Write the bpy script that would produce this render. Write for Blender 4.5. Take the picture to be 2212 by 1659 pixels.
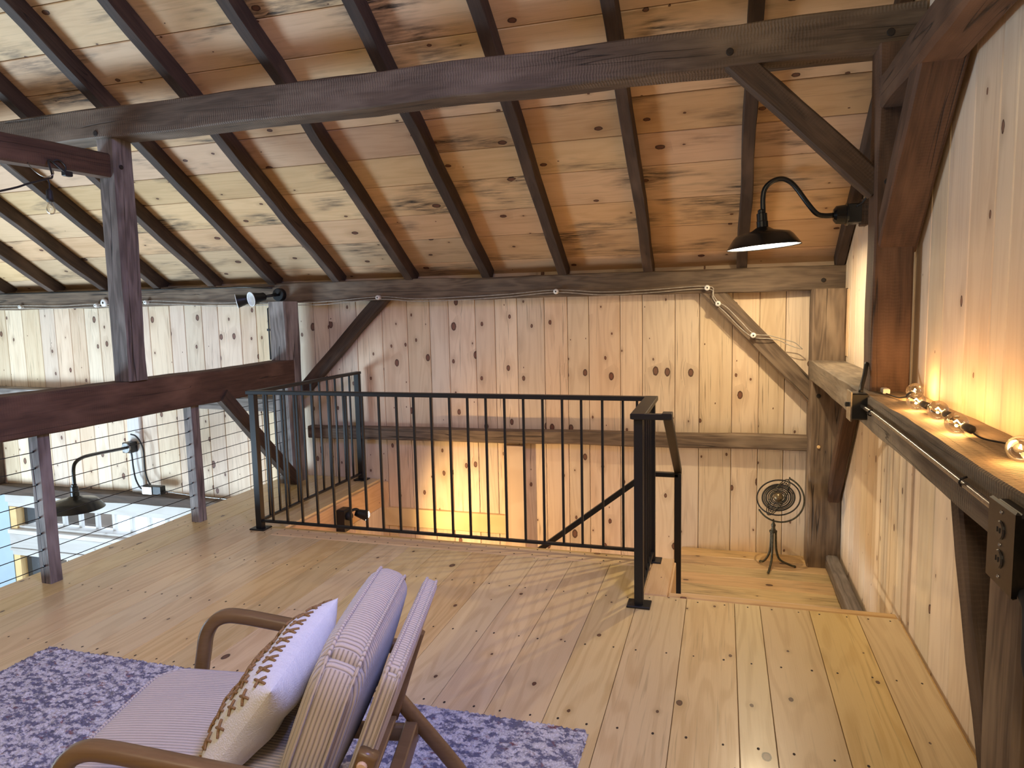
import bpy, math, random
from mathutils import Matrix, Vector, noise
R = random.Random(7)
sc = bpy.context.scene
COL = sc.collection
for o in list(bpy.data.objects): bpy.data.objects.remove(o)

# ------------------------------------------------------------------ camera, world, exposure, lights
F_PX, YAW, PITCH, ROLL = 1504.2161897, math.radians(-16.92851), math.radians(-6.15908), math.radians(-1.25692)
cam = bpy.data.cameras.new('camera'); camo = bpy.data.objects.new('camera', cam); COL.objects.link(camo)
cam.sensor_width = 36; cam.lens = F_PX / 2212 * 36; cam.clip_start = .02
f = Vector((math.sin(YAW)*math.cos(PITCH), math.cos(YAW)*math.cos(PITCH), math.sin(PITCH)))
r = Vector((math.cos(YAW), -math.sin(YAW), 0)); u = r.cross(f)
r2 = math.cos(ROLL)*r + math.sin(ROLL)*u; u2 = -math.sin(ROLL)*r + math.cos(ROLL)*u
camo.matrix_world = Matrix(((r2.x,u2.x,-f.x,0),(r2.y,u2.y,-f.y,0),(r2.z,u2.z,-f.z,1.55),(0,0,0,1)))
sc.camera = camo
sc.view_settings.view_transform = 'Standard'; sc.view_settings.look = 'None'
sc.view_settings.gamma = 1; sc.view_settings.exposure = 0.0; sc.view_settings.use_curve_mapping = False
world = bpy.data.worlds.new('sky'); sc.world = world; world.use_nodes = True
bg = world.node_tree.nodes['Background']; bg.inputs[0].default_value = (.62,.8,1,1); bg.inputs[1].default_value = 5.0

def light(name, typ, loc, energy, color, size=.1, target=None, size_y=None, spread=None):
    l = bpy.data.lights.new(name, typ); l.energy = energy; l.color = color
    if typ == 'AREA':
        l.size = size
        if size_y: l.shape = 'RECTANGLE'; l.size_y = size_y
        else: l.shape = 'DISK'
        if spread: l.spread = math.radians(spread)
    elif typ == 'SPOT':
        l.shadow_soft_size = size; l.spot_size = math.radians(spread or 120); l.spot_blend = 1.0
    elif typ == 'POINT': l.shadow_soft_size = size
    o = bpy.data.objects.new(name, l); COL.objects.link(o); o.location = loc
    if target is not None:
        o.rotation_euler = (Vector(target)-Vector(loc)).to_track_quat('-Z','Y').to_euler()
    return o
AMBER = (1,.50,.15); COOL = (.40,.47,1.0); DAY = (.68,.85,1.0)
LAMP = Vector((.245,4.85,1.915))
light('barn_lamp_light','AREA',(LAMP.x,LAMP.y,LAMP.z+.004),36,(1,.78,.46),.05,(LAMP.x,LAMP.y,0))
light('motion_lamp_light','SPOT',(-2.77,5.04,-.19),110,(1,.66,.29),.03,(-.6,5.60,-.45),spread=150)
light('gable_window_daylight','AREA',(.65,1.25,3.4),54,(.33,.40,1.0),.9,(-3.1,2.5,.3),.9,spread=100)
light('left_window_daylight','AREA',(-7.6,1.6,-1.5),470,(.60,.81,1.0),2.2,(-4.5,4.2,2.4),2.0)
light('hall_window_daylight','AREA',(-10.6,3.4,.2),85,DAY,2.0,(-5,4.8,.6),2.4)
light('void_flood_light','SPOT',(-6.1,3.35,.42),620,(1,.84,.60),.05,(.85,3.6,.62),spread=25)
light('loft_fill_light','AREA',(-.4,-1.2,3.0),42,(1,.84,.58),.8,(-.6,3.0,.4))  # soft warm fill added behind the camera, no fixture modelled there
for p in ((.778,3.288,1.178),(.705,2.955,1.178),(.716,2.716,1.178),(.695,2.437,1.178),(.727,2.04,1.178),(.70,1.66,1.178)):
    light('globe_bulb_light','POINT',p,2.1,AMBER,.006)

# ------------------------------------------------------------------ materials
def nn(nt, t, **kw):
    n = nt.nodes.new(t)
    for k, v in kw.items():
        if k == 'op': n.operation = v
        elif hasattr(n, k) and k not in ('inputs',): setattr(n, k, v)
    return n
class NT:
    def __init__(s, name):
        s.m = bpy.data.materials.new(name); s.m.use_nodes = True; s.t = s.m.node_tree
        s.b = s.t.nodes['Principled BSDF']
    def inp(s, node, i, v):
        if v is None: return
        if isinstance(v, bpy.types.NodeSocket): s.t.links.new(v, node.inputs[i])
        else: node.inputs[i].default_value = v
    def math(s, op, a, b=None, c=None, clamp=False):
        n = s.t.nodes.new('ShaderNodeMath'); n.operation = op; n.use_clamp = clamp
        s.inp(n,0,a); s.inp(n,1,b); s.inp(n,2,c); return n.outputs[0]
    def vmath(s, op, a, b=None, out=0):
        n = s.t.nodes.new('ShaderNodeVectorMath'); n.operation = op
        s.inp(n,0,a); s.inp(n,1,b); return n.outputs[out]
    def noise(s, vec, scale=1, detail=3, rough=.55, dist=0):
        n = s.t.nodes.new('ShaderNodeTexNoise'); s.inp(n,'Vector',vec)
        n.inputs['Scale'].default_value = scale; n.inputs['Detail'].default_value = detail
        n.inputs['Roughness'].default_value = rough; n.inputs['Distortion'].default_value = dist
        return n.outputs['Fac']
    def mr(s, v, a, b, c=0., d=1., smooth=False):
        n = s.t.nodes.new('ShaderNodeMapRange'); n.interpolation_type = 'SMOOTHSTEP' if smooth else 'LINEAR'
        s.inp(n,0,v); s.inp(n,1,a); s.inp(n,2,b); s.inp(n,3,c); s.inp(n,4,d); return n.outputs[0]
    def mix(s, fac, a, b, mode='MIX'):
        n = s.t.nodes.new('ShaderNodeMix'); n.data_type = 'RGBA'; n.blend_type = mode
        s.inp(n,0,fac)
        for i, v in ((6,a),(7,b)):
            if isinstance(v, tuple) and len(v) == 3: v = v + (1,)
            s.inp(n,i,v)
        return n.outputs[2]
    def sep(s, v):
        n = s.t.nodes.new('ShaderNodeSeparateXYZ'); s.inp(n,0,v); return n.outputs
    def comb(s, x, y, z):
        n = s.t.nodes.new('ShaderNodeCombineXYZ'); s.inp(n,0,x); s.inp(n,1,y); s.inp(n,2,z); return n.outputs[0]
    def obj(s):
        tc = s.t.nodes.new('ShaderNodeTexCoord'); oi = s.t.nodes.new('ShaderNodeObjectInfo')
        rnd = oi.outputs['Random']; off = s.comb(s.math('MULTIPLY',rnd,97.3), s.math('MULTIPLY',rnd,41.7), s.math('MULTIPLY',rnd,13.1))
        return tc, s.vmath('ADD', tc.outputs['Object'], off), rnd
    def scale(s, v, x, y, z): return s.vmath('MULTIPLY', v, (x,y,z))
    def bump(s, h, strength=.3, dist=.01):
        n = s.t.nodes.new('ShaderNodeBump'); n.inputs['Strength'].default_value = strength
        n.inputs['Distance'].default_value = dist; s.inp(n,'Height',h)
        s.t.links.new(n.outputs[0], s.b.inputs['Normal'])
    def done(s, col, rough=.6, metal=0, **kw):
        if isinstance(col, tuple) and len(col) == 3: col = col + (1,)
        s.inp(s.b,'Base Color',col); s.inp(s.b,'Roughness',rough); s.b.inputs['Metallic'].default_value = metal
        for k, v in kw.items(): s.b.inputs[k].default_value = v
        return s.m

def pine(name, light_c, dark_c, knot_c, rough=.6, band=.35, streak=0., mold=0., cell=(3.4,5.2), kmax=.020, kmin=.3, coat=0, tint=.10):
    s = NT(name); tc, P, rnd = s.obj(); xyz = s.sep(P)
    # knots: one cell in about .3 x .2 m
    sv = s.comb(s.math('MULTIPLY',xyz[0],cell[0]), s.math('MULTIPLY',xyz[1],cell[1]), 0.0)
    v = s.t.nodes.new('ShaderNodeTexVoronoi'); v.voronoi_dimensions = '2D'; v.inputs['Scale'].default_value = 1
    s.inp(v,'Vector',sv)
    rel = s.sep(s.vmath('SUBTRACT', sv, v.outputs['Position']))
    rx = s.math('DIVIDE', rel[0], cell[0]); ry = s.math('DIVIDE', rel[1], cell[1])
    rc = s.sep(v.outputs['Color'])
    wob = s.noise(s.scale(P,60,60,60), 1, 2)
    d = s.math('SQRT', s.math('ADD', s.math('POWER', s.math('MULTIPLY',rx,.62), 2.), s.math('POWER',ry,2.)))
    d = s.math('ADD', d, s.math('MULTIPLY', s.math('SUBTRACT',wob,.5), .006))
    rad = s.math('MULTIPLY_ADD', s.math('POWER', rc[0], 2.2), kmax, .004)
    rad = s.math('MULTIPLY', rad, s.math('GREATER_THAN', rc[1], kmin))
    core = s.mr(d, s.math('MULTIPLY',rad,1.02), s.math('MULTIPLY',rad,.86), 0., 1.)
    inner = s.mr(d, s.math('MULTIPLY',rad,.8), s.math('MULTIPLY',rad,.55), 0., 1.)
    halo = s.mr(d, 0., s.math('MULTIPLY_ADD',rad,4.5,.0005), 1., 0., smooth=True)
    y2 = s.math('ADD', xyz[1], s.math('MULTIPLY', s.math('MULTIPLY', ry, halo), -.7))
    big = s.noise(s.comb(s.math('MULTIPLY',xyz[0],.55), s.math('MULTIPLY',y2,4.5), xyz[2]), 1, 2)
    ring = s.math('SINE', s.math('ADD', s.math('MULTIPLY',big,70.), s.math('MULTIPLY',y2,50.)))
    ring = s.mr(ring, -.4, 1., 0., 1., smooth=True)
    fine = s.noise(s.comb(s.math('MULTIPLY',xyz[0],5.), s.math('MULTIPLY',y2,230.), xyz[2]), 1, 3)
    blot = s.noise(s.scale(P,1.4,9,1), 1, 2)
    g = s.math('ADD', s.math('MULTIPLY',ring,band), s.math('MULTIPLY', s.math('SUBTRACT',fine,.42), .55))
    g = s.math('ADD', g, s.math('MULTIPLY', s.math('SUBTRACT',blot,.5), .9), clamp=True)
    col = s.mix(g, light_c, dark_c)
    if streak:
        st = s.noise(s.comb(s.math('MULTIPLY',xyz[0],2.2), s.math('MULTIPLY',y2,70.), 0.), 1, 3, .6)
        low = s.noise(s.scale(P,.9,5,1), 1, 2)
        k = s.math('MULTIPLY', s.mr(st,.57,.67), s.mr(low,.46,.60))
        col = s.mix(s.math('MULTIPLY',k,streak), col, tuple(c*.45 for c in dark_c))
    if mold:
        st = s.noise(s.comb(s.math('MULTIPLY',xyz[0],4.5), s.math('MULTIPLY',y2,45.), 0.), 1, 4, .65)
        low = s.noise(s.scale(P,1.1,3.0,1), 1, 3, .6)
        k = s.math('MULTIPLY', s.mr(st,.36,.62), s.mr(low,.52,.66))
        col = s.mix(s.math('MULTIPLY',k,mold), col, (.035,.027,.022))
    col = s.mix(s.math('MULTIPLY', s.math('MULTIPLY',halo,.45), s.math('GREATER_THAN',rad,.005)), col, tuple(c*.8 for c in dark_c))
    col = s.mix(core, col, tuple(c*.35 for c in knot_c))
    col = s.mix(inner, col, knot_c)
    h = s.t.nodes.new('ShaderNodeHueSaturation')
    s.inp(h,'Hue', s.mr(rnd,0,1,.492,.508)); s.inp(h,'Saturation', s.mr(s.math('FRACT',s.math('MULTIPLY',rnd,7.7)),0,1,.88,1.1))
    s.inp(h,'Value', s.mr(s.math('FRACT',s.math('MULTIPLY',rnd,31.3)),0,1,1-tint,1+tint)); s.inp(h,'Color',col)
    s.bump(s.math('ADD', s.math('MULTIPLY',fine,.4), s.math('MULTIPLY',core,-.6)), .12, .003)
    m = s.done(h.outputs[0], s.math('MULTIPLY_ADD', fine, .15, rough))
    if coat: s.b.inputs['Coat Weight'].default_value = coat; s.b.inputs['Coat Roughness'].default_value = .18
    return m

def timber_mat(name, base, dark, lightc, saw=0., crack=1., rough=.75, bump=.5, fig=.5):
    s = NT(name); tc, P, rnd = s.obj(); xyz = s.sep(P)
    big = s.noise(s.scale(P,.8,6,6), 1, 3)
    ring = s.math('SINE', s.math('ADD', s.math('MULTIPLY',big,60.), s.math('MULTIPLY',s.math('ADD',xyz[1],xyz[2]),40.)))
    fine = s.noise(s.scale(P,4,150,150), 1, 4, .7)
    med = s.noise(s.scale(P,2.2,28,28), 1, 4, .65)
    blot = s.noise(s.scale(P,1.7,5,5), 1, 3)
    g = s.math('ADD', s.math('MULTIPLY',s.mr(ring,-1,1),.25*fig), s.math('MULTIPLY',fine,.5))
    g = s.math('ADD', g, s.math('MULTIPLY',med,.45), clamp=True)
    col = s.mix(s.mr(g,.3,.85), dark, base)
    col = s.mix(s.mr(blot,.52,.78), col, lightc)
    cr = s.noise(s.scale(P,.28,9,9), 1, 2.5, .55, 0)
    cm = s.noise(s.scale(P,1.1,5,5), 1, 1)
    w = s.math('MULTIPLY', s.mr(cm,.48,.6), .007*crack)
    k = s.mr(s.math('ABSOLUTE', s.math('SUBTRACT',cr,.5)), 0., s.math('ADD',w,.0004), 1., 0.)
    k = s.math('MULTIPLY', k, s.math('GREATER_THAN', w, .0006))
    col = s.mix(s.math('MULTIPLY',k,.9), col, tuple(c*.15 for c in dark))
    h = s.math('ADD', s.math('MULTIPLY',fine,.35), s.math('MULTIPLY',med,.5))
    h = s.math('SUBTRACT', h, s.math('MULTIPLY',k,1.2))
    if saw:
        sw = s.math('SINE', s.math('ADD', s.math('MULTIPLY',xyz[0],420.), s.math('MULTIPLY',s.noise(s.scale(P,9,25,25),1,2),9.)))
        sm = s.mr(s.noise(s.scale(P,1.3,7,7),1,2),.42,.56)
        h = s.math('ADD', h, s.math('MULTIPLY', s.math('MULTIPLY',sw,sm), .30*saw))
        col = s.mix(s.math('MULTIPLY', s.mr(sw,.1,1), s.math('MULTIPLY',sm,.22*saw)), col, tuple(min(1,c*1.9) for c in lightc))
    hs = s.t.nodes.new('ShaderNodeHueSaturation'); s.inp(hs,'Value', s.mr(rnd,0,1,.85,1.15)); s.inp(hs,'Color',col)
    s.bump(h, bump, .008)
    return s.done(hs.outputs[0], rough)

def plain(name, col, rough=.5, metal=0, var=.12, sc_=40, bump=0, **kw):
    s = NT(name); tc, P, rnd = s.obj(); n = s.noise(P, sc_, 3)
    c = s.mix(s.mr(n,.3,.7), tuple(x*(1-var) for x in col), tuple(min(1,x*(1+var)) for x in col))
    if bump: s.bump(n, bump, .002)
    return s.done(c, rough, metal, **kw)

def emit(name, col, strength):
    s = NT(name); s.b.inputs['Emission Color'].default_value = col+(1,); s.b.inputs['Emission Strength'].default_value = strength
    return s.done(col, .5)

M = {}
M['wall'] = pine('pine_wall_boards', (.78,.61,.44), (.56,.38,.24), (.20,.09,.055), .62, .24, .75, 0, cell=(4.2,6.0), kmax=.022, kmin=.33)
M['gable'] = pine('pale_gable_boards', (.74,.61,.46), (.56,.42,.29), (.22,.12,.08), .62, .20, .25, 0, cell=(2.2,6.5), kmax=.012, kmin=.4, tint=.06)
M['ceil'] = pine('stained_ceiling_boards', (.66,.44,.25), (.42,.24,.11), (.13,.05,.025), .6, .16, .3, 1., cell=(3.0,4.8), kmax=.020, kmin=.42, tint=.14)
M['floor'] = pine('varnished_floor_planks', (.76,.58,.285), (.56,.37,.145), (.13,.055,.03), .30, .36, .35, 0, cell=(1.8,4.8), kmax=.015, kmin=.42, coat=.35, tint=.07)
M['landing'] = pine('reclaimed_landing_planks', (.70,.50,.26), (.46,.29,.13), (.10,.045,.025), .38, .3, .8, .6, cell=(2.0,5), kmax=.016, kmin=.5, coat=.2)
M['trim'] = pine('pine_trim', (.80,.56,.30), (.58,.34,.15), (.28,.12,.06), .5, .25, .1, 0, kmax=.014, kmin=.6)
M['window_wood'] = pine('pale_window_wood', (.60,.56,.52), (.46,.40,.35), (.3,.2,.15), .5, .2, 0, 0, kmax=.01, kmin=.7)
M['dark'] = timber_mat('dark_old_timber', (.105,.064,.042), (.030,.019,.013), (.18,.120,.082), saw=.25)
M['rafter'] = timber_mat('dark_rafter_timber', (.078,.046,.032), (.026,.016,.012), (.13,.085,.06), saw=.0, crack=.5)
M['purlin'] = timber_mat('sawn_grey_brown_timber', (.15,.108,.078), (.048,.033,.024), (.22,.17,.13), saw=1.)
M['plate'] = timber_mat('weathered_plate_timber', (.21,.145,.095), (.065,.042,.028), (.32,.235,.16), saw=0, crack=1.6, fig=1)
M['red'] = timber_mat('reddish_brown_timber', (.122,.064,.039), (.042,.022,.014), (.19,.11,.07), saw=.2)
M['grey'] = timber_mat('grey_weathered_timber', (.24,.205,.185), (.075,.06,.052), (.42,.38,.345), saw=0, crack=1.8, bump=.9, fig=1)
M['tie'] = timber_mat('rough_sawn_brown_timber', (.24,.185,.13), (.08,.058,.042), (.36,.29,.21), saw=1.3, bump=.8)
M['black'] = plain('black_powder_coat', (.007,.0075,.009), .42, 0, sc_=300)
M['shade'] = plain('black_enamel', (.010,.011,.012), .25, 0, sc_=20)
M['wshade'] = plain('white_enamel', (.85,.86,.86), .3)
M['steel'] = plain('galvanised_steel', (.34,.33,.32), .3, 1, var=.25, sc_=60)
M['gunmetal'] = plain('dark_gunmetal', (.035,.033,.032), .28, .9, sc_=60)
M['conduit'] = plain('dark_conduit', (.06,.055,.05), .3, .9)
M['cable'] = plain('dark_cable', (.02,.02,.022), .5, .3)
M['cord'] = plain('black_rubber', (.015,.015,.017), .6)
M['porc'] = plain('white_porcelain', (.80,.79,.76), .3, sc_=15)
M['oldwire'] = plain('cloth_covered_wire', (.42,.38,.33), .8, var=.25)
M['bronze'] = plain('aged_bronze', (.09,.085,.06), .5, .7, var=.35, sc_=60, bump=.3)
M['iron'] = plain('dark_iron', (.03,.026,.025), .45, .7)
M['brass'] = plain('dull_brass_ball', (.22,.17,.10), .35, .6)
M['chair_wood'] = timber_mat('walnut_stained_wood', (.24,.145,.06), (.16,.09,.036), (.28,.17,.075), crack=0, rough=.35, bump=.05, fig=.3)
M['pegm'] = plain('dark_peg_wood', (.02,.014,.011), .8)
M['nail'] = plain('dark_nail_plug', (.03,.018,.012), .7)
M['stone'] = plain('light_plaster', (.42,.52,.60), .9, var=.05, sc_=4)
M['ground'] = plain('pale_snowy_ground', (.60,.61,.62), .9, var=.1, sc_=2)
M['darkframe'] = plain('dark_window_frame', (.03,.028,.026), .4)
M['receptacle'] = plain('brown_black_receptacle', (.025,.02,.018), .35)
M['bulb_on'] = emit('lit_filament', (1,.62,.22), 25)
M['lamp_on'] = emit('lit_lamp_diffuser', (1,.93,.80), 9)
M['mot_on'] = emit('lit_spot_face', (1,.85,.6), 40)
s = NT('clear_glass'); s.b.inputs['Transmission Weight'].default_value = 1; s.b.inputs['IOR'].default_value = 1.2
M['glass'] = s.done((1,1,1), .02)
s = NT('window_pane'); tr = s.t.nodes.new('ShaderNodeBsdfTransparent'); gl = s.t.nodes.new('ShaderNodeBsdfGlossy'); gl.inputs['Roughness'].default_value = .02
mxs = s.t.nodes.new('ShaderNodeMixShader'); mxs.inputs[0].default_value = .07; s.t.links.new(tr.outputs[0],mxs.inputs[1]); s.t.links.new(gl.outputs[0],mxs.inputs[2])
s.t.links.new(mxs.outputs[0], s.t.nodes['Material Output'].inputs['Surface']); M['pane'] = s.m
s = NT('thin_bulb_glass'); tr = s.t.nodes.new('ShaderNodeBsdfTransparent'); gl = s.t.nodes.new('ShaderNodeBsdfGlossy'); gl.inputs['Roughness'].default_value = .03
lw = s.t.nodes.new('ShaderNodeLayerWeight'); lw.inputs[0].default_value = .35; mxs = s.t.nodes.new('ShaderNodeMixShader'); s.t.links.new(s.math('MULTIPLY_ADD',lw.outputs['Fresnel'],.7,.03),mxs.inputs[0]); s.t.links.new(tr.outputs[0],mxs.inputs[1]); s.t.links.new(gl.outputs[0],mxs.inputs[2])
s.t.links.new(mxs.outputs[0], s.t.nodes['Material Output'].inputs['Surface']); M['glass'] = s.m
# corduroy: ribs along the seat depth; on side faces (object normal along y) ribs follow the height
def corduroy():
    s = NT('beige_corduroy'); tc = s.t.nodes.new('ShaderNodeTexCoord'); xyz = s.sep(tc.outputs['Object'])
    nrm = s.sep(tc.outputs['Normal'])
    side = s.math('GREATER_THAN', s.math('ABSOLUTE',nrm[1]), .72)
    c = s.t.nodes.new('ShaderNodeMix'); s.inp(c,0,side); s.inp(c,2,xyz[1]); s.inp(c,3,xyz[2])
    n = s.noise(tc.outputs['Object'], 9, 2); v = s.math('ADD', c.outputs[0], s.math('MULTIPLY',n,.004))
    w = s.math('ABSOLUTE', s.math('SINE', s.math('MULTIPLY', v, math.pi/.0105)))
    fuzz = s.noise(tc.outputs['Object'], 350, 2); worn = s.noise(tc.outputs['Object'], 14, 3)
    col = s.mix(s.mr(w,.05,.6), (.27,.215,.165), (.62,.53,.43))
    col = s.mix(s.math('MULTIPLY',s.mr(worn,.4,.7),.3), col, (.62,.53,.43))
    col = s.mix(s.math('MULTIPLY',fuzz,.18), col, (.30,.23,.17))
    s.bump(s.math('ADD', w, s.math('MULTIPLY',fuzz,.25)), .7, .004)
    s.b.inputs['Sheen Weight'].default_value = .3
    return s.done(col, .9)
M['cord_fab'] = corduroy()
s = NT('white_cotton'); tc, P, rnd = s.obj()
n = s.noise(s.scale(P,260,260,260),1,2); n2 = s.noise(s.scale(P,9,22,9),1,2)
s.bump(s.math('ADD',n,s.math('MULTIPLY',n2,3.)),.35,.006); M['cotton'] = s.done(s.mix(n,(.70,.67,.62),(.84,.82,.78)), .9)
M['stitch'] = plain('brown_yarn', (.27,.15,.055), .9, var=.3, sc_=300, bump=.4)
s = NT('rug_wool'); tc = s.t.nodes.new('ShaderNodeTexCoord'); P = tc.outputs['Object']
a = s.noise(s.scale(P,26,44,26),1,4,.65); b_ = s.noise(s.scale(P,15,26,15),1,4,.7,.5); c_ = s.noise(s.vmath('ADD',s.scale(P,13,24,13),(5,9,2)),1,4,.7); d_ = s.noise(s.scale(P,3,5,3),1,2)
col = s.mix(s.mr(a,.43,.54), (.17,.17,.24), (.78,.76,.74))
col = s.mix(s.math('MULTIPLY',s.mr(b_,.60,.68),.8), col, (.26,.065,.04))
col = s.mix(s.math('MULTIPLY',s.mr(c_,.60,.68),.75), col, (.05,.055,.10))
col = s.mix(s.mr(s.noise(P,190,2),.35,.7), s.mix(.45,col,(.1,.09,.09)), col)
M['rug'] = s.done(col, .95)
s = NT('grass_and_trees'); tc, P, rnd = s.obj(); M['trees'] = s.done(s.mix(s.noise(P,3,4),(.05,.035,.025),(.22,.16,.12)), .9)

# ------------------------------------------------------------------ mesh tools
WM = {}
class MB:
    def __init__(s): s.v = []; s.f = []
    def add(s, vs, fs, M_=None):
        n = len(s.v); s.v += [tuple(M_ @ Vector(p)) if M_ else tuple(p) for p in vs]
        s.f += [tuple(i+n for i in q) for q in fs]; return s
    def box(s, x0,x1,y0,y1,z0,z1, M_=None, b=0.):
        if not b:
            vs = [(x,y,z) for z in (z0,z1) for y in (y0,y1) for x in (x0,x1)]
            return s.add(vs, [(0,2,3,1),(4,5,7,6),(0,1,5,4),(1,3,7,5),(3,2,6,7),(2,0,4,6)], M_)
        vs = []
        for (z,i) in ((z0,b),(z0+b,0),(z1-b,0),(z1,b)):
            vs += [(x0+i,y0+i,z),(x1-i,y0+i,z),(x1-i,y1-i,z),(x0+i,y1-i,z)]
        fs = [(3,2,1,0),(12,13,14,15)]
        for k in range(3):
            for j in range(4): fs.append((k*4+j, k*4+(j+1)%4, k*4+4+(j+1)%4, k*4+4+j))
        return s.add(vs, fs, M_)
    def tube(s, pts, r, n=8, close=False, rs=None):
        pts = [Vector(p) for p in pts]; N = len(pts); base = len(s.v); up = None
        for i, p in enumerate(pts):
            a = pts[(i-1)%N] if (close or i>0) else p; b = pts[(i+1)%N] if (close or i<N-1) else p
            t = (b-a).normalized()
            if up is None:
                up = Vector((0,0,1)) if abs(t.z) < .9 else Vector((1,0,0))
            x = up - t*up.dot(t); x.normalize(); y = t.cross(x); up = x
            rr = rs[i] if rs else r
            s.v += [tuple(p + (x*math.cos(2*math.pi*k/n)+y*math.sin(2*math.pi*k/n))*rr) for k in range(n)]
        for i in range(N if close else N-1):
            j = (i+1) % N
            for k in range(n): s.f.append((base+i*n+k, base+i*n+(k+1)%n, base+j*n+(k+1)%n, base+j*n+k))
        if not close:
            s.f.append(tuple(base+k for k in range(n))[::-1]); s.f.append(tuple(base+(N-1)*n+k for k in range(n)))
        return s
    def lathe(s, prof, n=24, M_=None):
        vs = [(rr*math.cos(2*math.pi*k/n), rr*math.sin(2*math.pi*k/n), z) for rr, z in prof for k in range(n)]
        fs = [(i*n+k, i*n+(k+1)%n, (i+1)*n+(k+1)%n, (i+1)*n+k) for i in range(len(prof)-1) for k in range(n)]
        return s.add(vs, fs, M_)
    def sphere(s, c, r, n=16, m=10, sc_=(1,1,1)):
        prof = [(max(1e-5,r*math.sin(math.pi*i/m)), -r*math.cos(math.pi*i/m)) for i in range(m+1)]
        return s.lathe(prof, n, Matrix.Translation(c) @ Matrix.Diagonal(sc_+(1,)))
    def build(s, name, mat, parent=None, mtx=None, smooth=False, **props):
        me = bpy.data.meshes.new(name); me.from_pydata(s.v, [], s.f)
        if smooth: me.polygons.foreach_set('use_smooth', [True]*len(me.polygons))
        return link(name, me, mat, parent, mtx, **props)
def link(name, me, mat, parent=None, mtx=None, **props):
    if mat is not None and not me.materials: me.materials.append(M[mat] if isinstance(mat,str) else mat)
    o = bpy.data.objects.new(name, me); COL.objects.link(o)
    o.matrix_world = mtx or Matrix(); WM[o.name] = o.matrix_world.copy()
    if parent is not None:
        o.parent = parent; o.matrix_parent_inverse = WM[parent.name].inverted()
    for k, v in props.items(): o[k] = v
    me.update(); return o
def empty(name, loc, label=None, category=None, group=None, kind=None, rz=0, mtx=None):
    o = bpy.data.objects.new(name, None); COL.objects.link(o); o.empty_display_size = .1
    o.matrix_world = mtx or (Matrix.Translation(loc) @ Matrix.Rotation(rz,4,'Z')); WM[o.name] = o.matrix_world.copy()
    for k, v in (('label',label),('category',category),('group',group),('kind',kind)):
        if v: o[k] = v
    return o
def frame(A, B, up=(0,0,1)):
    A = Vector(A); X = (Vector(B)-A).normalized(); Z = Vector(up); Z = (Z - X*Z.dot(X)).normalized(); Y = Z.cross(X)
    return Matrix(((X.x,Y.x,Z.x,A.x),(X.y,Y.y,Z.y,A.y),(X.z,Y.z,Z.z,A.z),(0,0,0,1)))
def board(name, A, B, w, t, up, mat, parent, bev=.004, **props):
    """plank from A to B, A-B is the middle of its face; the face looks along `up`, the plank lies behind it"""
    L = (Vector(B)-Vector(A)).length
    return MB().box(0,L,-w/2,w/2,-t,0,None,bev).build(name, mat, parent, frame(A,B,up), **props)
def timber(name, A, B, w, h, mat, up=(0,0,1), jit=.003, ch=.010, seed=None, parent=None, wav=.004, **props):
    """hewn timber: centre line A-B, w across, h along `up`, edges wander slightly"""
    rr = random.Random(seed if seed is not None else name+str(A)); L = (Vector(B)-Vector(A)).length
    n = max(3, int(L/.13)); o1 = rr.uniform(0,90); vs = []; fs = []
    for i in range(n+1):
        x = L*i/n
        dy = noise.noise(Vector((x*1.6,o1,0)))*wav*2; dz = noise.noise(Vector((x*1.6,o1,7)))*wav*2
        for (sy, sz) in ((-1,-1),(1,-1),(1,1),(-1,1)):
            c1 = ch*(1+.8*noise.noise(Vector((x*2.5,o1+sy*3,sz*5))))
            pa = (sy*(w/2), sz*(h/2-c1)); pb = (sy*(w/2-c1), sz*(h/2))
            if sy*sz < 0: pa, pb = pb, pa
            if (sy,sz) in ((-1,-1),(1,1)): order = (pa,pb)
            else: order = (pa,pb)
            for p in order: vs.append((x, p[0]+dy+rr.uniform(-jit,jit)*.5, p[1]+dz+rr.uniform(-jit,jit)*.5))
    m = 8
    for i in range(n):
        for k in range(m): fs.append((i*m+k, i*m+(k+1)%m, (i+1)*m+(k+1)%m, (i+1)*m+k))
    fs.append(tuple(range(m))[::-1]); fs.append(tuple(n*m+k for k in range(m)))
    return MB().add(vs,fs).build(name, mat, parent, frame(A,B,up), **props)

# ------------------------------------------------------------------ setting
YF, XG = 5.74, .85
SL = .644; TH = math.atan(SL)
def zr(y, z0=1.82): return z0 + SL*(5.6-y)            # underside of the rafters
DK = .143                                             # deck lies this far above it
# far wall
wf = MB().box(-11.2,XG+.2,YF+.03,YF+.12,-.50,1.95).box(-4.2,XG+.2,YF+.03,YF+.12,-2.7,-.5).build('wall_far','wall',kind='structure')
seams = [-8.6,-8.4,-8.17,-7.95,-7.76,-7.54,-7.3,-7.05,-6.84,-6.63,-6.43,-6.24,-6.02,-5.8,-5.59,-5.33,-5.15,-4.94,-4.75,-4.49,-4.31,-4.1,-3.88,-3.68,-3.52,-3.23,-2.97,-2.72,-2.5,-2.32,-2.07,-1.89,-1.69,-1.45,-1.25,-1.07,-.81,-.63,-.37,-.18,.07,.27,.46,.66,XG+.04]
for a, b in zip(seams, seams[1:]):
    if a < -3.9: zz = [(-.30,1.70)]
    elif a < -.40: zz = [(-2.6,.45),(.45,1.66)] if R.random()<.4 else [(-2.6,1.66)]
    else: zz = [(-.47,1.66)]
    for z0, z1 in zz:
        board('wall_board', ((a+b)/2,YF,z0), ((a+b)/2,YF,z1), b-a-.004, .022, (0,-1,0), 'wall', wf)
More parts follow.
